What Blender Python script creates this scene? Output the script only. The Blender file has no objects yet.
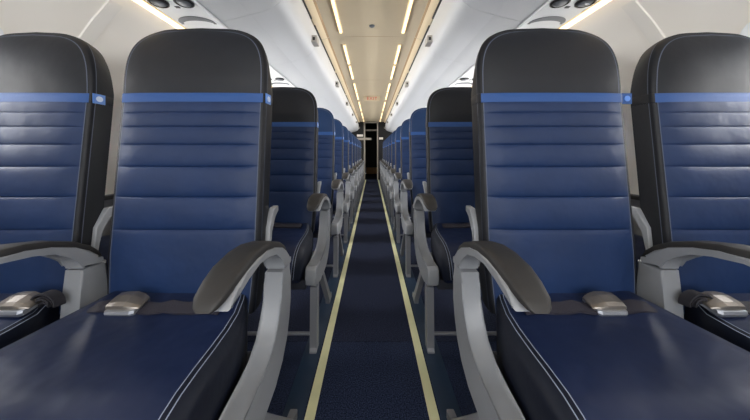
import bpy, bmesh, math, random
from mathutils import Vector
random.seed(4)
sc = bpy.context.scene
col = sc.collection
PI = math.pi
CAM_Z = 0.93
F_PX = 265.0

# ------------------------------------------------------------------ materials
def srgb(r, g, b):
    f = lambda c: (c / 255 / 12.92) if c / 255 <= 0.04045 else ((c / 255 + 0.055) / 1.055) ** 2.4
    return (f(r), f(g), f(b), 1.0)

def mat(name, rgb, rough=0.5, metal=0.0, bump=None, spec=0.5, vary=0.0, vscale=20.0, emit=None, estr=0.0, coat=0.0, sheen=0.0):
    m = bpy.data.materials.new(name)
    m.use_nodes = True
    nt = m.node_tree
    b = nt.nodes['Principled BSDF']
    b.inputs['Base Color'].default_value = rgb
    b.inputs['Roughness'].default_value = rough
    b.inputs['Metallic'].default_value = metal
    b.inputs['Specular IOR Level'].default_value = spec
    b.inputs['Coat Weight'].default_value = coat
    b.inputs['Sheen Weight'].default_value = sheen
    if emit:
        b.inputs['Emission Color'].default_value = emit
        b.inputs['Emission Strength'].default_value = estr
    tc = nt.nodes.new('ShaderNodeTexCoord')
    if vary:
        n = nt.nodes.new('ShaderNodeTexNoise')
        n.inputs['Scale'].default_value = vscale
        n.inputs['Detail'].default_value = 4
        nt.links.new(tc.outputs['Object'], n.inputs['Vector'])
        r = nt.nodes.new('ShaderNodeValToRGB')
        lo = tuple(max(0, c * (1 - vary)) for c in rgb[:3]) + (1,)
        hi = tuple(min(1, c * (1 + vary)) for c in rgb[:3]) + (1,)
        r.color_ramp.elements[0].position = 0.3; r.color_ramp.elements[0].color = lo
        r.color_ramp.elements[1].position = 0.7; r.color_ramp.elements[1].color = hi
        nt.links.new(n.outputs['Fac'], r.inputs['Fac'])
        nt.links.new(r.outputs['Color'], b.inputs['Base Color'])
    if bump:
        n = nt.nodes.new('ShaderNodeTexNoise')
        n.inputs['Scale'].default_value = bump[0]
        n.inputs['Detail'].default_value = 3
        nt.links.new(tc.outputs['Object'], n.inputs['Vector'])
        bn = nt.nodes.new('ShaderNodeBump')
        bn.inputs['Strength'].default_value = bump[1]
        bn.inputs['Distance'].default_value = bump[2]
        nt.links.new(n.outputs['Fac'], bn.inputs['Height'])
        nt.links.new(bn.outputs['Normal'], b.inputs['Normal'])
    return m

M = {}
M['leather'] = mat('navy_leather', srgb(23, 42, 77), 0.46, spec=0.25, bump=(9, 0.25, 0.02), vary=0.12, vscale=6)
M['cushion'] = mat('navy_cushion_leather', srgb(17, 29, 59), 0.44, spec=0.35, bump=(6, 0.35, 0.03), vary=0.12, vscale=5)
M['head_dark'] = mat('charcoal_leather', srgb(25, 27, 33), 0.5, spec=0.25, bump=(8, 0.15, 0.02), vary=0.1, vscale=6)
M['head_blue'] = mat('blue_headrest_leather', srgb(22, 47, 84), 0.5, spec=0.25, bump=(8, 0.15, 0.02))
M['side'] = mat('black_leather', srgb(20, 22, 28), 0.5, spec=0.25, bump=(10, 0.15, 0.02))
M['cushion_side'] = mat('dark_navy_cushion_side', srgb(17, 22, 36), 0.5, spec=0.25, bump=(10, 0.15, 0.02))
M['stitch'] = mat('pale_thread', srgb(70, 78, 96), 0.7)
M['stitch_bright'] = mat('white_thread', srgb(130, 140, 160), 0.7)
M['band'] = mat('blue_band_fabric', srgb(36, 72, 128), 0.55, spec=0.3, bump=(60, 0.2, 0.003))
M['tag'] = mat('light_blue_tag', srgb(84, 130, 204), 0.45)
M['emblem'] = mat('white_emblem', srgb(196, 212, 236), 0.5)
M['pad'] = mat('armrest_rubber', srgb(46, 45, 45), 0.55, spec=0.3, bump=(120, 0.1, 0.002))
M['plastic'] = mat('grey_plastic', srgb(132, 135, 140), 0.4, vary=0.03)
M['plastic_dark'] = mat('dark_grey_plastic', srgb(96, 100, 106), 0.45)
M['shell'] = mat('back_shell_plastic', srgb(40, 42, 50), 0.5)
M['alu'] = mat('brushed_aluminium', srgb(128, 130, 136), 0.4, metal=0.25, bump=(90, 0.1, 0.002))
M['belt'] = mat('belt_webbing', srgb(34, 32, 43), 0.75, bump=(300, 0.3, 0.002))
M['belt_dark'] = mat('belt_webbing_black', srgb(34, 33, 40), 0.7, bump=(300, 0.3, 0.002))
M['buckle'] = mat('buckle_metal', srgb(140, 134, 128), 0.36, metal=0.85, bump=(40, 0.1, 0.003))
M['buckle_under'] = mat('buckle_base_metal', srgb(180, 184, 192), 0.3, metal=0.8)
M['bin'] = mat('white_bin_plastic', srgb(200, 202, 205), 0.38, bump=(30, 0.03, 0.003))
M['bin_gap'] = mat('gap_shade_and_rail', srgb(50, 50, 52), 0.7)  # painted gap shade over the bin doors; also colours the sidewall rail
M['latch'] = mat('latch_grey', srgb(176, 172, 166), 0.4)
M['dark'] = mat('black_plastic', srgb(26, 25, 26), 0.35)
M['ceiling'] = mat('warm_ceiling_panel', srgb(196, 182, 156), 0.4, bump=(14, 0.05, 0.01))
M['cream'] = mat('cream_cove', srgb(226, 208, 176), 0.45)
M['seam'] = mat('seam_brown', srgb(156, 128, 92), 0.6)
M['wallm'] = mat('beige_sidewall', srgb(238, 233, 225), 0.5, bump=(40, 0.05, 0.004))
M['rib'] = mat('grey_sidewall_rib', srgb(232, 228, 221), 0.5)
M['dado'] = mat('dado_grey', srgb(120, 122, 128), 0.5, vary=0.1)
M['white'] = mat('white_plastic', srgb(226, 228, 230), 0.4)
M['lamp'] = mat('warm_lamp', (1, .9, .7, 1), 0.5, emit=(1.0, 0.74, 0.36, 1), estr=1.25)
M['cove'] = mat('warm_cove_lamp', (1, .8, .5, 1), 0.5, emit=(1.0, 0.76, 0.44, 1), estr=2.2)
M['front_fill'] = mat('front_fill_glow', (1, 1, 1, 1), 0.5, emit=(0.92, 0.95, 1.0, 1), estr=6.0)  # unused glow meant for the added front fill
M['strip'] = mat('glow_strip_yellow', srgb(204, 204, 164), 0.5, vary=0.08, vscale=9)
M['track'] = mat('track_cover_blue', srgb(24, 44, 66), 0.45)
M['bulk'] = mat('dark_partition', srgb(10, 10, 13), 0.7)
M['galley'] = mat('dark_galley', srgb(9, 8, 9), 0.6)
M['post'] = mat('partition_edge', srgb(150, 144, 134), 0.4, metal=0.2)
M['tan'] = mat('tan_box', srgb(200, 156, 112), 0.6)
M['sign'] = mat('sign_cream', srgb(226, 222, 214), 0.5)
M['red'] = mat('sign_red', srgb(200, 40, 40), 0.5)

def carpet(name, c0, c1, scale):
    m = bpy.data.materials.new(name); m.use_nodes = True
    nt = m.node_tree; b = nt.nodes['Principled BSDF']
    b.inputs['Roughness'].default_value = 0.95
    b.inputs['Specular IOR Level'].default_value = 0.1
    tc = nt.nodes.new('ShaderNodeTexCoord')
    n = nt.nodes.new('ShaderNodeTexNoise'); n.inputs['Scale'].default_value = scale; n.inputs['Detail'].default_value = 5
    r = nt.nodes.new('ShaderNodeValToRGB')
    r.color_ramp.elements[0].position = 0.38; r.color_ramp.elements[0].color = c0
    r.color_ramp.elements[1].position = 0.68; r.color_ramp.elements[1].color = c1
    nt.links.new(tc.outputs['Object'], n.inputs['Vector'])
    nt.links.new(n.outputs['Fac'], r.inputs['Fac']); nt.links.new(r.outputs['Color'], b.inputs['Base Color'])
    bn = nt.nodes.new('ShaderNodeBump'); bn.inputs['Strength'].default_value = 0.5; bn.inputs['Distance'].default_value = 0.004
    nt.links.new(n.outputs['Fac'], bn.inputs['Height']); nt.links.new(bn.outputs['Normal'], b.inputs['Normal'])
    return m
M['carpet'] = carpet('navy_carpet_speckled', srgb(13, 20, 36), srgb(52, 62, 90), 210)
M['carpet_dark'] = carpet('dark_carpet_far', srgb(18, 23, 38), srgb(48, 54, 76), 160)

glass = bpy.data.materials.new('window_glass'); glass.use_nodes = True
_nt = glass.node_tree
for _n in list(_nt.nodes): _nt.nodes.remove(_n)
_o = _nt.nodes.new('ShaderNodeOutputMaterial'); _mx = _nt.nodes.new('ShaderNodeMixShader')
_t = _nt.nodes.new('ShaderNodeBsdfTransparent'); _g = _nt.nodes.new('ShaderNodeBsdfGlossy')
_g.inputs['Roughness'].default_value = 0.05; _mx.inputs['Fac'].default_value = 0.08
_nt.links.new(_t.outputs[0], _mx.inputs[1]); _nt.links.new(_g.outputs[0], _mx.inputs[2]); _nt.links.new(_mx.outputs[0], _o.inputs['Surface'])
M['glass'] = glass

# ------------------------------------------------------------------ mesh helper
class MB:
    def __init__(s):
        s.bm = bmesh.new(); s.mats = []
    def mi(s, m):
        if m not in s.mats: s.mats.append(m)
        return s.mats.index(m)
    def loft(s, rings, m, colmats=None, caps=True, closed=True, rowfn=None, smooth=True):
        vs = [[s.bm.verts.new(p) for p in r] for r in rings]
        n = len(rings[0])
        for i in range(len(vs) - 1):
            for j in range(n if closed else n - 1):
                k = (j + 1) % n
                try: f = s.bm.faces.new((vs[i][j], vs[i][k], vs[i + 1][k], vs[i + 1][j]))
                except ValueError: continue
                mm = (colmats[j] if colmats else m)
                f.material_index = s.mi(mm); f.smooth = smooth
        if caps and closed:
            for r, rev in ((vs[0], True), (vs[-1], False)):
                try:
                    f = s.bm.faces.new(list(reversed(r)) if rev else r); f.material_index = s.mi(m)
                except ValueError: pass
    def box(s, a, b, m, bev=0.0):
        x0, y0, z0 = a; x1, y1, z1 = b
        v = [s.bm.verts.new(p) for p in ((x0,y0,z0),(x1,y0,z0),(x1,y1,z0),(x0,y1,z0),(x0,y0,z1),(x1,y0,z1),(x1,y1,z1),(x0,y1,z1))]
        fs = []
        for q in ((0,3,2,1),(4,5,6,7),(0,1,5,4),(1,2,6,5),(2,3,7,6),(3,0,4,7)):
            f = s.bm.faces.new([v[i] for i in q]); f.material_index = s.mi(m); fs.append(f)
        if bev:
            es = list({e for f in fs for e in f.edges})
            bmesh.ops.bevel(s.bm, geom=es, offset=bev, segments=2, affect='EDGES', profile=0.6)
    def prism(s, poly, x0, x1, m, bev=0.0, fn=None):
        """poly: (y, z) points, extruded along x"""
        A = [s.bm.verts.new((x0 + (fn(y, z) if fn else 0), y, z)) for y, z in poly]
        B = [s.bm.verts.new((x1 + (fn(y, z) if fn else 0), y, z)) for y, z in poly]
        n = len(poly); fs = []
        fs.append(s.bm.faces.new(A)); fs.append(s.bm.faces.new(list(reversed(B))))
        rim = set(fs[0].edges) | set(fs[1].edges)
        for i in range(n):
            k = (i + 1) % n
            f = s.bm.faces.new((A[k], A[i], B[i], B[k])); f.smooth = True; fs.append(f)
        for f in fs: f.material_index = s.mi(m)
        if bev:
            bmesh.ops.bevel(s.bm, geom=list(rim), offset=bev, segments=3, affect='EDGES', profile=0.6)
    def tube(s, pts, r, m, n=10):
        pts = [Vector(p) for p in pts]; rings = []
        for i, p in enumerate(pts):
            d = (pts[min(i + 1, len(pts) - 1)] - pts[max(i - 1, 0)]).normalized()
            u = d.cross(Vector((0, 0, 1)))
            if u.length < 1e-3: u = d.cross(Vector((1, 0, 0)))
            u.normalize(); w = d.cross(u)
            rr = r[i] if isinstance(r, (list, tuple)) else r
            rings.append([p + (u * math.cos(2 * PI * k / n) + w * math.sin(2 * PI * k / n)) * rr for k in range(n)])
        s.loft(rings, m)
    def build(s, name, parent=None, mirror=False, dy=0.0, dx=0.0, dz=0.0):
        bmesh.ops.recalc_face_normals(s.bm, faces=s.bm.faces[:])
        for v in s.bm.verts:
            v.co.y += dy; v.co.x += dx; v.co.z += dz
            if mirror: v.co.x = -v.co.x
        if mirror: bmesh.ops.reverse_faces(s.bm, faces=s.bm.faces[:])
        for e in s.bm.edges:
            if len(e.link_faces) == 2 and e.calc_face_angle(0) > 0.65: e.smooth = False
        me = bpy.data.meshes.new(name); s.bm.to_mesh(me); s.bm.free()
        for m in s.mats: me.materials.append(m)
        o = bpy.data.objects.new(name, me); col.objects.link(o)
        if parent: o.parent = parent
        return o

def tag(o, label=None, cat=None, group=None, kind=None):
    if label: o['label'] = label
    if cat: o['category'] = cat
    if group: o['group'] = group
    if kind: o['kind'] = kind
    return o
def empty(name, loc):
    o = bpy.data.objects.new(name, None); col.objects.link(o); o.location = loc; o.empty_display_size = 0.1
    return o
def copy_tree(o, parent=None):
    c = o.copy(); col.objects.link(c)
    if parent: c.parent = parent
    for ch in list(o.children): copy_tree(ch, c)
    return c
def struct(o, label=None):
    o['kind'] = 'structure'
    if label: o['label'] = label; 
    return o

# ------------------------------------------------------------------ seat geometry (authored at row-1 world depth)
Y0 = 0.60                         # depth of a seat's own origin
GROOVES = [0.455, 0.698, 0.795, 0.887, 0.955, 1.011, 1.056, 1.090]
ZC, ZT, EXP = 1.13, 1.347, 3.0
def sup(z, top, w):
    if z <= ZC: return w
    q = (z - ZC) / (top - ZC)
    return w * max(0.0, 1 - min(q, 1) ** EXP) ** (1 / EXP)
def yfront(z):
    return 0.778 + (z - 0.527) * 0.095
def quilt(z):
    for a, b in zip(GROOVES, GROOVES[1:]):
        if a <= z <= b:
            t = (z - a) / (b - a); h = min(0.009, 0.10 * (b - a))
            return h * max(0, math.sin(PI * t)) ** 0.42
    return 0.0
NX = 17
def back_ring(z, W=0.230, puff=0.0, grow=0.0, thick=0.078):
    q = max(0.0, (z - ZC) / (ZT - ZC)); q = min(q, 1.0)
    lower = 1 - 0.05 * max(0, (0.62 - z) / 0.16)
    w = sup(z, ZT, W) * lower + grow
    w1, w2, w3 = sup(z, ZT - 0.0155, W - 0.0155) * lower, sup(z, ZT - 0.0130, W - 0.0130) * lower, sup(z, ZT - 0.007, W - 0.008) * lower
    w1, w2, w3 = min(w1, w) + grow, min(w2, w) + grow, min(w3, w) + grow
    th = thick * max(0.03, 1 - q ** 6) ** 0.5
    y = yfront(z) - grow + 0.030 * q ** 5
    head = 0.007 * max(0, min(1, (z - 1.118) / 0.05)) * (1 - q ** 3)
    hq = max(0, min(1, (z - 1.13) / .12))
    R = []
    def front(x):
        t = abs(x) / max(w, 1e-4)
        fade = max(0.0, 1 - (abs(x) / max(w1, 1e-4)) ** 14) if w1 > 1e-4 else 0
        return y - puff * fade - head * (1 - t ** 6) + 0.010 * t ** 4
    half = [w1, w2, w3]
    xs = [-w3, -w2] + [(-1 + 2 * i / (NX - 1)) * w1 for i in range(NX)] + [w2, w3]
    for x in xs: R.append(Vector((x, front(x), z)))
    ye = front(w3)
    right = [(w - 0.003 * (w > 0.02), ye + 0.004), (w, ye + 0.012), (w, ye + 0.0145), (w * (1 - .035 * hq), ye + th * 0.6), ((w - 0.006 * (w > 0.02)) * (1 - .07 * hq), ye + th)]
    for a, b in right: R.append(Vector((a, b, z)))
    for t in (0.6, 0.2, -0.2, -0.6): R.append(Vector((w * t, ye + th + 0.012 * (1 - t * t), z)))
    for a, b in reversed(right): R.append(Vector((-a, b, z)))
    return R
def back_cols(main, rim):
    c = [rim, M['stitch']] + [main] * (NX - 1) + [M['stitch'], rim]
    # order: -w3>-w2 rim, -w2>-w1 stitch, centre, w1>w2 stitch, w2>w3 rim
    c += [rim, rim, M['stitch'], rim, rim]
    c += [M['shell']] * 5
    c += [rim, rim, M['stitch'], rim, rim]
    return c

def zs_backrest():
    z = []
    for a, b in zip(GROOVES, GROOVES[1:]):
        for t in (0, 0.02, 0.06, 0.14, 0.28, 0.5, 0.72, 0.86, 0.94, 0.98): z.append(a + (b - a) * t)
    return z + [GROOVES[-1]]

def make_backrest(p, mir):
    b = MB()
    b.loft([back_ring(z, puff=quilt(z)) for z in zs_backrest()], M['leather'], back_cols(M['leather'], M['side']))
    return b.build('backrest', p, mir, -Y0)
def make_headrest(p, mir, m, rim):
    b = MB()
    zz = [1.1165, 1.12, 1.13, 1.145, 1.16] + [1.16 + (ZT - 1.16) * math.sin(PI / 2 * k / 26) for k in range(1, 27)]
    zz[-1] = ZT - 0.0006
    b.loft([back_ring(z) for z in zz], m, back_cols(m, rim))
    return b.build('headrest', p, mir, -Y0)
def make_band(p, mir, side):
    b = MB()
    zz = [1.0885, 1.0895, 1.103, 1.117, 1.118]
    b.loft([back_ring(z, grow=0.0004 if i in (0, 4) else 0.0012) for i, z in enumerate(zz)], M['band'], [M['band']] * (NX + 3) + [M['side']] * 15)
    band = b.build('headrest_band', p, mir, -Y0)
    # fabric pull tag at the picture-right end of the band
    b = MB()
    yb = yfront(1.103)
    if side < 0:    # aisle-facing: lies along the side
        A = [(0.2235, yb + 0.012), (0.2255, yb + 0.050)]
        b.prism([(A[0][1], 1.088), (A[1][1], 1.088), (A[1][1], 1.119), (A[0][1], 1.119)], 0.2295, 0.2325, M['tag'])
        e = MB(); pts = [(yb + 0.031 + 0.011 * math.cos(t * PI / 8), 1.1035 + 0.009 * math.sin(t * PI / 8)) for t in range(16)]
        e.prism(pts, 0.2326, 0.2336, M['emblem'])
    else:           # sticks straight out past the edge of the seat
        b.box((-0.268, yb + 0.020, 1.086), (-0.2285, yb + 0.0235, 1.121), M['band'], 0.001)
        e = MB(); r = []
        for yy in (yb + 0.0185, yb + 0.0198):
            r.append([Vector((-0.252 + 0.0095 * math.cos(t * PI / 8), yy, 1.1035 + 0.009 * math.sin(t * PI / 8))) for t in range(16)])
        e.loft(r, M['tag'])
    t = b.build('tag', band, mir, -Y0)
    e.build('emblem', band, mir, -Y0)
    t['label'] = 'small light blue pull tag'
    return band

def make_cushion(p, mir, wide=1.0, bulge=0.0):
    b = MB()
    T = [(0.800,.500),(0.76,.494),(0.70,.488),(0.64,.486),(0.58,.486),(0.52,.487),(0.47,.485),(0.435,.478),(0.405,.462),(0.388,.438),(0.381,.408),(0.381,.375),(0.388,.347)]
    B = [(0.800,.355),(0.76,.352),(0.70,.35),(0.64,.348),(0.58,.346),(0.52,.345),(0.48,.344),(0.46,.343),(0.445,.342),(0.435,.341),(0.43,.340),(0.42,.340),(0.41,.340)]
    Wd = [.184,.198,.212,.219,.223,.226,.228,.229,.228,.226,.223,.220,.215]
    T = [(a, c + .018) for a, c in T]
    rings = []; n = 13
    for (ty, tz), (by, bz), w in zip(T, B, Wd):
        t0 = Vector((0, ty, tz)); b0 = Vector((0, by, bz)); up = (t0 - b0); L = up.length; up.normalize()
        R = []
        w = w + .010
        w1, w2 = w - 0.018, w - 0.0162; w3, w4 = w - 0.0085, w - 0.0067
        r = min(0.024, L * 0.3)
        def P(x, drop): return Vector((x, 0, 0)) + t0 - up * drop
        crown = lambda x: -0.008 * (1 - (x / w) ** 2)
        xs = [-w4, -w3, -w2] + [(-1 + 2 * i / (n - 1)) * w1 for i in range(n)] + [w2, w3, w4]
        for x in xs:
            a = max(0, (abs(x) - (w - 0.026)) / 0.026)
            R.append(P(x, crown(x) + 0.008 * a * a - 0.016 * max(0.0, -x / w) ** 2 * (1 - a)))
        bg_ = bulge * max(0, min(1, (.775 - ty) / .08))
        R += [P(w + bg_ * .45, r * 0.75), P(w + bg_ * .85, r * 1.3), P(w + bg_, L * 0.6), P(w - 0.002 + bg_ * .5, L), P(-w + 0.006, L), P(-w, L * 0.6), P(-w, r), P(-w + 0.001, r * 0.75)]
        rings.append(R)
    S, C, D = M['stitch_bright'], M['cushion'], M['cushion_side']
    cm = [S, D, S] + [C] * (n - 1) + [S, D, S] + [D] * 9
    b.loft(rings, C, cm)
    for v in b.bm.verts:
        if v.co.x > 0: v.co.x *= 1 + (wide - 1) * max(0, min(1, (.76 - v.co.y) / .06))
    return b.build('seat_cushion', p, mir, -Y0)

PADP = [(0.443,.663),(0.447,.670),(0.458,.682),(0.482,.697),(0.52,.709),(0.57,.716),(0.625,.714),(0.68,.703),(0.735,.683),(0.775,.660),(0.803,.634),(0.818,.606)]
def make_armrest(p, mir, xc):
    def nrm(i):
        a = PADP[max(i - 1, 0)]; c = PADP[min(i + 1, len(PADP) - 1)]
        d = Vector((c[0] - a[0], c[1] - a[1])).normalized(); return Vector((d.y, -d.x))   # points down / inward
    b = MB()
    N = len(PADP)
    under = [(0.748, .602), (0.748, .612), (0.738, .632), (0.715, .652), (0.68, .668), (0.635, .680), (0.58, .6855), (0.525, .682), (0.49, .672), (0.472, .660), (0.462, .655)]
    top = []
    for i, (y, z) in enumerate(PADP):
        d = nrm(i); k = 0.016
        top.append((y + d.x * k, z + d.y * k))
    poly = top + [(0.806, .606)] + under
    b.prism(poly, xc - 0.024, xc + 0.032, M['plastic'], 0.006)
    arm = b.build('armrest', p, mir, -Y0)
    b = MB(); rings = []
    hw = [0.012, 0.020, .026, .030, .033, .033, .033, .032, .030, .028, .026, .024]
    tk = [0.006, 0.010, .015, .019, .022, .023, .023, .023, .022, .021, .020, .018]
    for i, (y, z) in enumerate(PADP):
        d = nrm(i); c = Vector((xc - .004, y - .006 * (i < 3), z)); dn = Vector((0, d.x, d.y)); w, t = hw[i], tk[i]
        rings.append([c + Vector((a * w, 0, 0)) + dn * (q * t) for a, q in
            ((-1, .95), (-1, .45), (-.96, .20), (-.86, .06), (-.5, .0), (0, -.02), (.5, .0), (.86, .06), (.96, .20), (1, .45), (1, .95), (.6, 1), (-.6, 1))])
    b.loft(rings, M['pad'])
    pd = b.build('armrest_pad', arm, mir, -Y0); pd['label'] = 'dark grey rubber armrest top'
    return arm
def make_post(p, mir, xc, sweep=True):
    b = MB()
    if sweep:
        poly = [(.822,.596),(.826,.54),(.826,.48),(.818,.425),(.795,.375),(.755,.335),(.70,.308),(.62,.296),(.52,.302),(.435,.316),(.416,.328),(.41,.362),(.416,.395),(.432,.408),(.52,.398),(.60,.394),(.655,.404),(.70,.43),(.73,.47),(.744,.52),(.748,.56),(.748,.592)]
    else:
        poly = [(.822,.598),(.826,.48),(.82,.36),(.74,.36),(.738,.44),(.744,.52),(.748,.598)]
    b.prism(poly, xc - 0.026, xc + 0.026, M['plastic'], 0.010)
    return b.build('side_panel' if sweep else 'armrest_post', p, mir, -Y0)
def make_bracket(p, mir, x):
    b = MB()
    poly = [(.838,.615),(.853,.615),(.860,.675),(.890,.718),(.922,.728),(.922,.746),(.884,.744),(.846,.690)]
    b.prism(poly, x - 0.010, x + 0.010, M['plastic'], 0.004)
    return b.build('armrest_bracket', p, mir, -Y0)

def make_belt(p, mir, bx, side_x, m, bunch=False):
    b = MB()
    def strap(pts, hw=0.019, th=0.003):
        rings = []
        for (x, y, z), tw in pts:
            d = Vector((0, math.cos(tw), math.sin(tw))); nn = Vector((0, -math.sin(tw), math.cos(tw)))
            c = Vector((x, y, z + .016)); rings.append([c + d * hw + nn * th, c - d * hw + nn * th, c - d * hw - nn * th, c + d * hw - nn * th])
        b.loft(rings, m)
    e = 0.172
    tw = 0.22
    strap([((-e, .700, .502), tw), ((-0.13, .702, .508), tw), ((-0.09, .698, .504), tw * .8), ((-0.04, .700, .503), tw * 1.2), ((0.0, .694, .504), tw * .6), ((0.03, .702, .507), tw * 1.2), ((0.06, .698, .504), tw * .8), ((0.10, .700, .503), tw), ((0.14, .704, .504), tw * 1.3), ((e, .700, .502), tw)])
    if bunch:
        for q in range(4):
            R_ = .012 + .0075 * q
            strap([((.247 + R_ * math.cos(PI - t * PI / 9) + .003 * math.sin(3 * q), .716 - .004 * (q % 2), .505 + R_ * .95 * math.sin(t * PI / 9)), .12 * (-1) ** q) for t in range(10)], 0.014, 0.0025)
    s = b.build('seat_belt', p, mir, -Y0)
    b = MB()
    rings = []
    for x, hz, hy in ((-0.056, .010, .024), (-.050, .017, .029), (-.02, .021, .031), (.018, .021, .031), (.040, .015, .029), (.058, .008, .024), (.064, .004, .021)):
        c = Vector((bx + x * .70, .703, .529)); d = Vector((0, math.cos(.25), math.sin(.25))); nn = Vector((0, -math.sin(.25), math.cos(.25)))
        rings.append([c + d * (a * hy * .85) + nn * (q * hz * .85) for a, q in ((1, .5), (.94, .95), (.3, 1.12), (-.55, 1.08), (-.92, .85), (-1.0, .55), (-1, .1), (1, .1))])
    b.loft(rings, M['buckle'], smooth=False)
    bu = b.build('buckle', s, mir, -Y0); bu['label'] = 'brushed metal lift buckle'
    b = MB()
    rings = []
    for x, hz, hy in ((-0.050, .008, .026), (-.044, .010, .029), (.044, .010, .029), (.056, .008, .024)):
        c = Vector((bx + x * .70, .702, .525)); d = Vector((0, math.cos(.25), math.sin(.25))); nn = Vector((0, -math.sin(.25), math.cos(.25)))
        rings.append([c + d * (a * hy) + nn * (q * hz) for a, q in ((1, .6), (-1, .9), (-1.12, .2), (-1.02, -.8), (1, -.8))])
    b.loft(rings, M['buckle_under'], smooth=False)
    b.build('buckle_base', s, mir, -Y0)
    return s

def make_frame(p, mir, xin):
    b = MB()
    b.box((-0.205, .44, .295), (0.205 if xin < .2 else .262, .79, .3395), M['shell'], 0.004)
    return b.build('seat_frame', p, mir, -Y0)
def make_legs(p, mir, x):
    b = MB()
    b.prism([(.452, .30), (.505, .30), (.492, .02), (.500, .008), (.500, 0.0), (.438, 0.0), (.438, .008), (.448, .02)], x - .016, x + .017, M['alu'], .004)
    b.build('leg', p, mir, -Y0)
    b = MB()
    b.prism([(.60, .30), (.645, .30), (.885, .035), (.93, .030), (.93, 0.0), (.845, 0.0), (.842, .030)], x - .013, x + .013, M['alu'], .003)
    b.build('leg', p, mir, -Y0)
    b = MB()
    b.tube([(x - .02, .462, .078), (x - .25, .462, .078), (x - .46, .462, .078)], .0085, M['alu'])
    b.build('baggage_bar', p, mir, -Y0)

def make_seat(kind, mir, head, loc, side, label, group):
    global ZC, ZT, EXP
    ZC, ZT, EXP = (1.13, 1.346, 3.5) if kind == 'aisle' else (1.07, 1.332, 3.1)
    p = empty('airline_seat', loc)
    tag(p, label, 'seat', group)
    make_cushion(p, mir, *((1.0, .019) if kind == 'aisle' else (1.10, 0.0))); make_backrest(p, mir)
    if head == 'dark': make_headrest(p, mir, M['head_dark'], M['side'])
    else: make_headrest(p, mir, M['head_blue'], M['head_blue'])
    make_band(p, mir, side)
    if kind == 'aisle':
        make_armrest(p, mir, 0.292); make_post(p, mir, 0.290)
        make_bracket(p, mir, 0.234); make_frame(p, mir, .26); make_legs(p, mir, 0.295)
        make_belt(p, mir, -0.047 if mir else -0.078, .28, M['belt'])
    else:
        make_armrest(p, mir, 0.2755); make_post(p, mir, 0.2755, False)
        make_bracket(p, mir, 0.232); make_frame(p, mir, .1); make_legs(p, mir, 0.10)
        make_belt(p, mir, 0.200 if mir else 0.190, .28, M['belt_dark'], True)
    return p

ROWS = [0.0, 0.787] + [0.787 + 0.75 * k for k in range(1, 10)]
ORD = ['first', 'second', 'third', 'fourth', 'fifth', 'sixth', 'seventh', 'eighth', 'ninth', 'tenth', 'eleventh', 'twelfth', 'thirteenth', 'fourteenth']
XA, XW = 0.569, 1.1206
def label_for(kind, sd, i):
    s = 'left' if sd < 0 else 'right'
    if i == 0:
        if kind == 'aisle': return f'large navy leather seat with charcoal headrest just {s} of aisle, front row'
        return f'navy leather seat cut by the {s} edge of the photo, front row beside the wall'
    hd = 'charcoal' if i < 2 else 'blue'
    if kind == 'aisle': return f'navy leather aisle seat with {hd} headrest, {ORD[i]} row back on the {s} side'
    return f'navy leather wall-side seat with {hd} headrest, {ORD[i]} row back on the {s} side'
for sd in (-1, 1):
    mir = sd > 0
    sname = 'left' if sd < 0 else 'right'
    ga = f'aisle seats on the {sname} side'; gw = f'wall-side seats on the {sname} side'
    d = make_seat('aisle', mir, 'dark', (sd * XA, Y0, 0), sd, label_for('aisle', sd, 0), ga)
    e = make_seat('aisle', mir, 'blue', (sd * XA, Y0 + ROWS[2], 0), sd, label_for('aisle', sd, 2), ga)
    c = copy_tree(d); c.location = (sd * XA, Y0 + ROWS[1], 0); c['label'] = label_for('aisle', sd, 1)
    for i in range(3, len(ROWS)):
        c = copy_tree(e); c.location = (sd * XA, Y0 + ROWS[i], 0); c['label'] = label_for('aisle', sd, i)
    w = make_seat('wall', mir, 'dark', (sd * XW, Y0, 0), sd, label_for('wall', sd, 0), gw)
    for i in (1,):
        c = copy_tree(w); c.location = (sd * XW, Y0 + ROWS[i], 0); c['label'] = label_for('wall', sd, i)

# ------------------------------------------------------------------ cabin shell
YA, YB, YE = -1.35, 9.2, 12.3
b = MB(); b.box((-1.5, YA, -0.03), (1.5, YE, -0.004), M['carpet'])
b.bm.verts.ensure_lookup_table()
struct(b.build('floor'), 'dark navy carpeted cabin floor')
b = MB(); b.box((-1.5, YA, -0.004), (1.5, 1.305, 0.0), M['carpet'])
tag(b.build('carpet_section'), 'speckled navy carpet on the near part of the aisle floor', 'carpet')
b = MB(); b.box((-1.5, 1.307, -0.004), (1.5, YB + .04, 0.0), M['carpet_dark'])  # carpet tone changes from here to the far end
tag(b.build('carpet_section'), 'darker carpet stretching to the far end of the aisle', 'carpet')
for sd in (-1, 1):
    s = 'left' if sd < 0 else 'right'
    b = MB(); xs = sorted((sd * 0.201, sd * 0.236)); b.box((xs[0], YA, 0.0), (xs[1], YB - .02, .003), M['strip'])
    tag(b.build('floor_path_strip'), f'pale yellow glow strip along the {s} edge of the aisle floor', 'floor strip', 'glow strips on the aisle floor')
    b = MB(); xs = sorted((sd * 0.242, sd * 0.318)); b.box((xs[0], YA, 0.0), (xs[1], YB - .02, .0015), M['track'])
    tag(b.build('seat_track_cover'), f'dark teal seat track cover on floor beside the {s} glow strip', 'floor track')
for o in bpy.data.objects:     # seats stand on the track covers
    if o.name.startswith('airline_seat'): o.location.z = 0.0016

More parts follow.
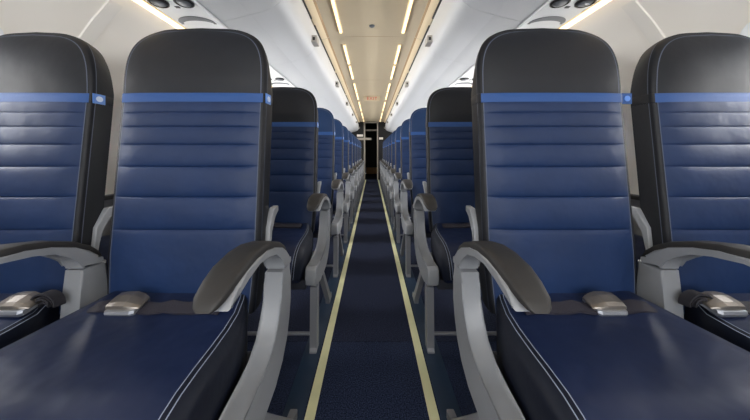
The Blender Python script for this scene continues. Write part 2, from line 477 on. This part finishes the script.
SIDE = [(1.055, 1.605), (1.10, 1.55), (1.165, 1.475), (1.225, 1.39), (1.28, 1.30), (1.33, 1.20), (1.37, 1.10), (1.40, 1.00), (1.42, .90), (1.428, .80), (1.43, .70), (1.425, .55), (1.40, .40), (1.36, .25), (1.30, .10), (1.25, -.02)]
def side_at(z):
    for (x0, z0), (x1, z1) in zip(SIDE, SIDE[1:]):
        if z1 <= z <= z0: return x0 + (x1 - x0) * (z0 - z) / (z0 - z1)
    return SIDE[-1][0]
WIN_Y = [-0.88, -0.06, 0.78] + [1.72 + 0.82 * k for k in range(9)]
WZ, WHY, WHZ = 1.14, 0.15, 0.205
def fine_profile():
    zs = [1.605 - k * 0.02 for k in range(81)]
    return [(side_at(z), z) for z in zs if z > -0.019]
for sd in (-1, 1):
    s = 'left' if sd < 0 else 'right'
    P = fine_profile()
    b = MB()
    ys = [YA]
    while ys[-1] < YB:
        ys.append(ys[-1] + 0.025)
    ys[-1] = YB
    grid = {}
    def inside(y, z):
        for wy in WIN_Y:
            if abs((y - wy) / WHY) ** 3.5 + abs((z - WZ) / WHZ) ** 3.5 < 1: return True
        return False
    def V(i, j):
        if (i, j) not in grid:
            x, z = P[j]; y = ys[i]; rec = 0.0
            for wy in WIN_Y:   # shallow dished surround about each window
                d = abs((y - wy) / 0.30) ** 3 + abs((z - WZ) / 0.36) ** 3
                if d < 1: rec = max(rec, 0.030 * min(1, (1 - d) * 1.6))
            grid[(i, j)] = b.bm.verts.new((sd * (x + rec), y, z))
        return grid[(i, j)]
    for i in range(len(ys) - 1):
        for j in range(len(P) - 1):
            if inside((ys[i] + ys[i + 1]) / 2, (P[j][1] + P[j + 1][1]) / 2): continue
            f = b.bm.faces.new((V(i, j), V(i + 1, j), V(i + 1, j + 1), V(i, j + 1))); f.smooth = True
            f.material_index = b.mi(M['wallm'] if P[j][1] > 0.72 else M['dado'])
    struct(b.build(f'wall_{s}'), f'beige curved cabin sidewall on the {s}')
    # window reveals and panes
    for k, wy in enumerate(WIN_Y):
        r0, r1, r2 = [], [], []
        for t in range(40):
            a = 2 * PI * t / 40; ca, sa = math.cos(a), math.sin(a); e = 2 / 3.5
            def pt(sc_, dx):
                y = wy + sc_ * WHY * math.copysign(abs(ca) ** e, ca); z = WZ + sc_ * WHZ * math.copysign(abs(sa) ** e, sa)
                return Vector((sd * (side_at(z) + dx), y, z))
            r0.append(pt(1.16, 0.018)); r1.append(pt(0.98, 0.034)); r2.append(pt(0.90, 0.075))
        b = MB(); b.loft([r0, r1, r2], M['white'], caps=False)
        fr = b.build(f'window_{k + 1 + (len(WIN_Y) if sd > 0 else 0)}'); struct(fr, f'white cabin window surround on the {s} wall')
        b = MB(); rb = [Vector((p.x + sd * 0.004, p.y, p.z)) for p in r2]
        b.loft([r2, rb], M['glass']); g = b.build('window_pane', fr)
    # ribs between wall panels
    for k in range(5):
        y0 = 0.27 + 0.82 * k
        b = MB(); rings = []
        for x, z in P[2:]:
            rings.append([Vector((sd * (x + .004), y0, z)), Vector((sd * (x - .006), y0 + .006, z)), Vector((sd * (x - .006), y0 + .062, z)), Vector((sd * (x + .004), y0 + .068, z))])
        b.loft(rings, M['rib'])
        struct(b.build(f'trim_{k + 1 + (5 if sd > 0 else 0)}'), f'curved grey rib on the {s} sidewall')
    # dado rail
    b = MB(); x = side_at(.69)
    b.prism([(YA, .680), (YB, .680), (YB, .702), (YA, .702)], *sorted((sd * (x - .022), sd * (x + .004))), M['bin_gap'], .003)
    struct(b.build(f'baseboard_{s}'), f'dark rail low on the {s} sidewall')

# ceiling: flat centre panels, cream coves, joints between panels
b = MB()
prof = [(-0.475, 1.985), (-0.45, 1.988), (-0.415, 2.000), (-0.40, 2.012), (-0.36, 2.010), (-0.2, 2.014), (0, 2.016), (0.2, 2.014), (0.36, 2.010), (0.40, 2.012), (0.415, 2.000), (0.45, 1.988), (0.475, 1.985)]
JO = [YA, -0.47, 1.0, 2.47, 3.94, 5.41, 6.88, 8.35, YB]
for a, c in zip(JO, JO[1:]):
    e0 = a + .004; e1 = c - .004
    b.loft([[Vector((x, y, z)) for x, z in prof] for y in (e0, e1)], M['ceiling'], [M['cream'], M['cream'], M['seam']] + [M['ceiling']] * 6 + [M['seam'], M['cream'], M['cream']], caps=False, closed=False)
b.box((-1.5, YA, 2.05), (1.5, YE, 2.08), M['ceiling'])
for y in JO[1:-1]:
    b.box((-.41, y - .006, 2.0165), (.41, y + .006, 2.022), M['seam'])
struct(b.build('ceiling'), 'warm beige ceiling panels down the middle of the cabin')

nl = 0
def lamp(sd, y0, y1, lab):
    t = empty('ceiling_light', (sd * 0.277, (y0 + y1) / 2, 2.0))
    tag(t, lab, 'light', 'ceiling light strips')
    L = (y1 - y0) / 2
    b = MB(); b.box((-.018, -L, 0.004), (.018, L, .0125), M['cream'], .002); b.build('housing', t)
    b = MB(); b.box((-.011, -L + .01, -.006), (.011, L - .01, .0035), M['lamp'], .003); b.build('diffuser', t)
for sd in (-1, 1):
    s = 'left' if sd < 0 else 'right'; k = 0
    for a in JO[:-1]:
        for y0, y1 in ((a + .16, a + .72), (a + .79, a + 1.37)):
            if y1 > YB: continue
            if y1 < 1.7:
                nl += 1; lamp(sd, y0, y1, f'warm light strip in the {s} ceiling line above the viewer, {ORD[(nl - 1) % 4]} from the front bulkhead'); continue
            k += 1
            lamp(sd, y0, y1, f'glowing warm light strip in the {s} ceiling line, {ORD[k - 1]} from the photo top')
b = MB()
b.tube([(0, 0, .003), (0, 0, -.004), (0, 0, -.010)], [.024, .022, .014], M['plastic_dark'], 20)
o = b.build('ceiling_sensor'); o.location = (0, 2.26, 2.0125); tag(o, 'small round dark sensor in the middle of the nearest ceiling panel', 'sensor')

# ceiling exit sign
t = empty('exit_sign', (0, 5.05, 2.012)); tag(t, 'small tan sign with red letters hanging across the ceiling', 'sign')
b = MB(); b.box((-.16, -.008, -.085), (.16, .008, 0), M['ceiling'], .003); b.build('panel', t)
cu = bpy.data.curves.new('lettering', 'FONT'); cu.body = 'EXIT'; cu.size = .08; cu.extrude = .0015; cu.align_x = 'CENTER'; cu.space_character = 1.25
tmp = bpy.data.objects.new('lettering_source', cu); col.objects.link(tmp); tmp.rotation_euler = (PI / 2, 0, 0)
bpy.context.view_layer.update()
me = bpy.data.meshes.new_from_object(tmp.evaluated_get(bpy.context.evaluated_depsgraph_get()))
bpy.data.objects.remove(tmp); me.materials.clear(); me.materials.append(M['red'])
o = bpy.data.objects.new('lettering', me); col.objects.link(o); o.parent = t; o.rotation_euler = (PI / 2, 0, 0); o.location = (0, -.0095, -.072)

# ------------------------------------------------------------------ overhead bins
DOOR = [(.476, 1.968), (.466, 1.93), (.460, 1.87), (.457, 1.80), (.462, 1.765), (.480, 1.733), (.515, 1.704), (.57, 1.680), (.645, 1.660)]
UND = [(.645, 1.660), (.72, 1.640), (.798, 1.622)]
BINY = [YA, 0.05, 1.40, 2.12, 3.42, 4.74, 6.10, 7.55, YB - .01]
BORD = ['behind the viewer', 'at the photo top', 'second along', 'third along', 'fourth along', 'fifth along', 'sixth along', 'last before the dark partition']
for sd in (-1, 1):
    s = 'left' if sd < 0 else 'right'
    for k in range(1, len(BINY) - 1):
        y0, y1 = BINY[k] + .0012, BINY[k + 1] - .0012
        t = empty('overhead_bin', (sd * .62, (y0 + y1) / 2, 1.62))
        lab = f'white overhead bin nearest the viewer on the {s} side' if k == 1 else f'white overhead bin on the {s} side, {BORD[k]}' + ('' if k == 7 else ' from the viewer')
        tag(t, lab, 'overhead bin', f'overhead bins on the {s} side')
        cy = (y0 + y1) / 2
        def tp(x, y, z): return Vector((sd * x - sd * .62, y - cy, z - 1.62))
        b = MB()
        th = .018
        outer = DOOR
        inner = [(x + th, z + (.012 if i > 4 else 0)) for i, (x, z) in enumerate(DOOR)]
        # finer smooth profile
        ring0 = outer + list(reversed(inner))
        b.loft([[tp(x, y, z) for x, z in ring0] for y in (y0, y0 + .01, y1 - .01, y1)], M['bin'])
        b.build('bin_door', t)
        b = MB()
        ring = [(x + th + .004, z + .014) for x, z in DOOR[:-1]] + [(.6455, 1.660), UND[1], UND[2], (.798, 2.0), (.50, 2.0)]
        b.loft([[tp(x, y, z) for x, z in ring] for y in (y0, y1)], M['bin'])
        b.build('bin_body', t)
        b = MB(); b.box(tp(.466, y0 + .06, 1.969), tp(.482, y1 - .06, 1.981), M['bin_gap'])  # dark strip painted in for the shade in the gap above the door
        b.build('gap_shade', t)
        if k >= 2:
            b = MB()
            pa, pb = tp(.418, y1 - .11, 1.772), tp(.462, y1 - .015, 1.825)
            lo = [min(pa[i], pb[i]) for i in range(3)]; hi = [max(pa[i], pb[i]) for i in range(3)]
            b.box(lo, hi, M['latch'], .005)
            l = b.build('latch', t); l['label'] = 'small grey latch'
            b = MB(); b.box((lo[0] + .012, lo[1] - .002, lo[2] + .014), (hi[0] - .014, lo[1] + .003, hi[2] - .016), M['dark']); b.build('latch_slot', l)
    # passenger service panels
    for k, py in enumerate((0.0, 1.24, 2.48)):
        t = empty('service_panel', (sd * .91, 1.28 + py, 1.613))
        tag(t, f'white overhead service panel with air vents, {["above the front row", "above the second row", "third one back"][k]} on the {s} side', 'service panel', f'overhead service panels on the {s} side')
        b = MB(); b.box((-.108, -.615, -.001), (.108, .615, .02), M['white'], .004); b.build('panel', t)
        for vx in (.052, -.062):
            b = MB(); X = sd * vx; R = .040
            rings = []
            for rr, zz in ((1.0, -.001), (1.0, -.008), (.86, -.011), (.80, -.004)):
                rings.append([Vector((X + R * rr * math.cos(a * PI / 14), -.085 + R * 1.0 * rr * math.sin(a * PI / 14), zz)) for a in range(28)])
            b.loft(rings, M['dark'], caps=False); v = b.build('air_vent', t)
            b = MB(); rings = []
            for q in range(7):
                a = q / 6 * PI / 2; rr = .030 * math.cos(a) + .002; zz = -.003 - .014 * math.sin(a)
                rings.append([Vector((X + rr * math.cos(c * PI / 12), -.085 + rr * math.sin(c * PI / 12), zz)) for c in range(24)])
            b.loft(rings, M['plastic_dark'], caps=True); b.build('nozzle', v)
        b = MB(); b.box((-.008, -.05, -.004), (.012, -.035, -.0005), M['dark'], .001); b.build('call_button', t)
        # crescent grip recess
        b = MB(); rings = []
        for q in range(19):
            a = -PI * .02 + q / 18 * PI * 1.04
            cx, cy = -.0 + .085 * math.cos(a), .115 - .055 * math.sin(a)
            wdt = .020 * max(.12, math.sin(max(.02, min(PI - .02, a)))) ** .6
            nx, ny = math.cos(a), -math.sin(a)
            rings.append([Vector((cx + nx * wdt, cy + ny * wdt, z)) for z in (-.0012, -.004)] + [Vector((cx - nx * wdt, cy - ny * wdt, z)) for z in (-.004, -.0012)])
        b.loft(rings, M['plastic_dark']); b.build('grip_recess', t)
    # warm cove lamp along the top of the sidewall
    t = empty('cove_light', (sd * 1.040, 3.9, 1.606)); tag(t, f'warm glowing light strip along the top of the {s} sidewall', 'light', 'sidewall light strips')
    b = MB(); b.box((-.022, -5.2, 0.004), (.022, 5.2, .014), M['cream']); b.build('housing', t)
    b = MB(); b.box((-.017, -5.2, -.003), (.017, 5.2, .0035), M['cove'], .002); b.build('diffuser', t)

# ------------------------------------------------------------------ far end
b = MB(); b.box((-1.5, YB, -.0), (-.285, YB + .04, 2.05), M['bulk']); b.box((.215, YB, 0), (1.5, YB + .04, 2.05), M['bulk'])
struct(b.build('wall_back'), 'dark partition at the far end with a doorway')
b = MB(); b.box((-.285, YB - .02, 0.003), (-.235, YB + .05, 1.97), M['post'], .004); struct(b.build('trim_11'), 'pale post on left of far doorway')
b = MB(); b.box((.175, YB - .02, 0.003), (.215, YB + .05, 1.97), M['post'], .004); struct(b.build('trim_12'), 'pale post on right of far doorway')
b = MB(); b.box((-.30, YB - .02, 1.972), (.235, YB + .05, 2.0), M['post'], .004); struct(b.build('trim_13'), 'pale bar over the far doorway')
b = MB(); b.box((-.55, YB + .05, 0.0), (-.50, YE, 2.05), M['galley']); b.box((.45, YB + .05, 0), (.50, YE, 2.05), M['galley'])
b.box((-.55, YE - .02, 0), (.5, YE, 2.05), M['galley']); b.box((-.55, YB + .05, 2.03), (.5, YE, 2.049), M['galley'])
struct(b.build('wall_galley'), 'dark galley passage beyond the far doorway')
b = MB(); b.box((-.233, YB + .3, 1.72), (.44, YB + .34, 1.78), M['post'], .004)
tag(b.build('header_panel'), 'pale horizontal panel high inside the far dark doorway', 'panel')
b = MB(); b.box((-.25, 11.9, -.0035), (.22, 12.2, .27), M['tan'], .01)
tag(b.build('storage_box'), 'low tan box on the floor at the end of the aisle', 'box')
for (x0, x1, z0, z1, lb) in ((-.52, -.31, 1.50, 1.57, 'white placard on dark partition left of far doorway, upper one'), (-.56, -.02, 1.38, 1.46, 'long pale sign across left post of the far doorway'), (.245, .38, 1.40, 1.47, 'small white placard on dark partition right of far doorway')):
    b = MB(); b.box((x0, YB - .036, z0), (x1, YB - .022 if x1 < 0 and x1 > -.1 else YB - .001, z1), M['post'] if x1 - x0 > .3 else M['sign'], .002)
    tag(b.build('wall_sign'), lb, 'sign')

# front end, behind the viewer
b = MB(); b.box((-1.5, YA - .04, 0), (1.5, YA, 2.05), M['wallm']); struct(b.build('wall_front'), 'pale front bulkhead')
b = MB(); b.box((-1.5, YA, 1.63), (-.80, YB, 1.66), M['white']); b.box((.80, YA, 1.63), (1.5, YB, 1.66), M['white'])
struct(b.build('ceiling_side'), 'white soffit above the seats')

# ------------------------------------------------------------------ light
WIN_E = 34
w = bpy.data.worlds.new('sky'); sc.world = w; w.use_nodes = True
bg = w.node_tree.nodes['Background']; bg.inputs['Color'].default_value = (0.94, 0.97, 1.0, 1); bg.inputs['Strength'].default_value = 3.0
def area(name, loc, rot, sx, sy, e, c):
    l = bpy.data.lights.new(name, 'AREA'); l.shape = 'RECTANGLE'; l.size = sx; l.size_y = sy; l.energy = e; l.color = c
    o = bpy.data.objects.new(name, l); col.objects.link(o); o.location = loc; o.rotation_euler = rot; return o
# unseen cool fill light added behind the viewer to light seats and sidewalls
area('front_fill_light', (0, -1.25, 1.35), (math.radians(92), 0, 0), 2.3, 1.2, 34, (0.93, 0.96, 1.0))
for sd in (-1, 1):   # daylight outside each window
    for wy in WIN_Y[2:]:
        area('window_daylight', (sd * 1.56, wy, WZ - .02), (0, sd * math.radians(100), 0), .46, .34, WIN_E * (.2 if wy < 1 else 1), (1.0, .985, .965))

# ------------------------------------------------------------------ camera
cam = bpy.data.cameras.new('camera'); co = bpy.data.objects.new('camera', cam); col.objects.link(co)
co.location = (0, 0, CAM_Z); co.rotation_euler = (PI / 2, 0, 0)
cam.sensor_width = 36; cam.lens = F_PX / 750 * 36; cam.shift_x = 3 / 750; cam.shift_y = -57 / 750; cam.clip_start = .02
sc.camera = co
sc.view_settings.view_transform = 'Standard'; sc.view_settings.look = 'None'; sc.view_settings.exposure = 0.38; sc.view_settings.gamma = 1
sc.view_settings.use_curve_mapping = False
sc.cycles.use_denoising = True
sc.cycles.max_bounces = 8; sc.cycles.diffuse_bounces = 5
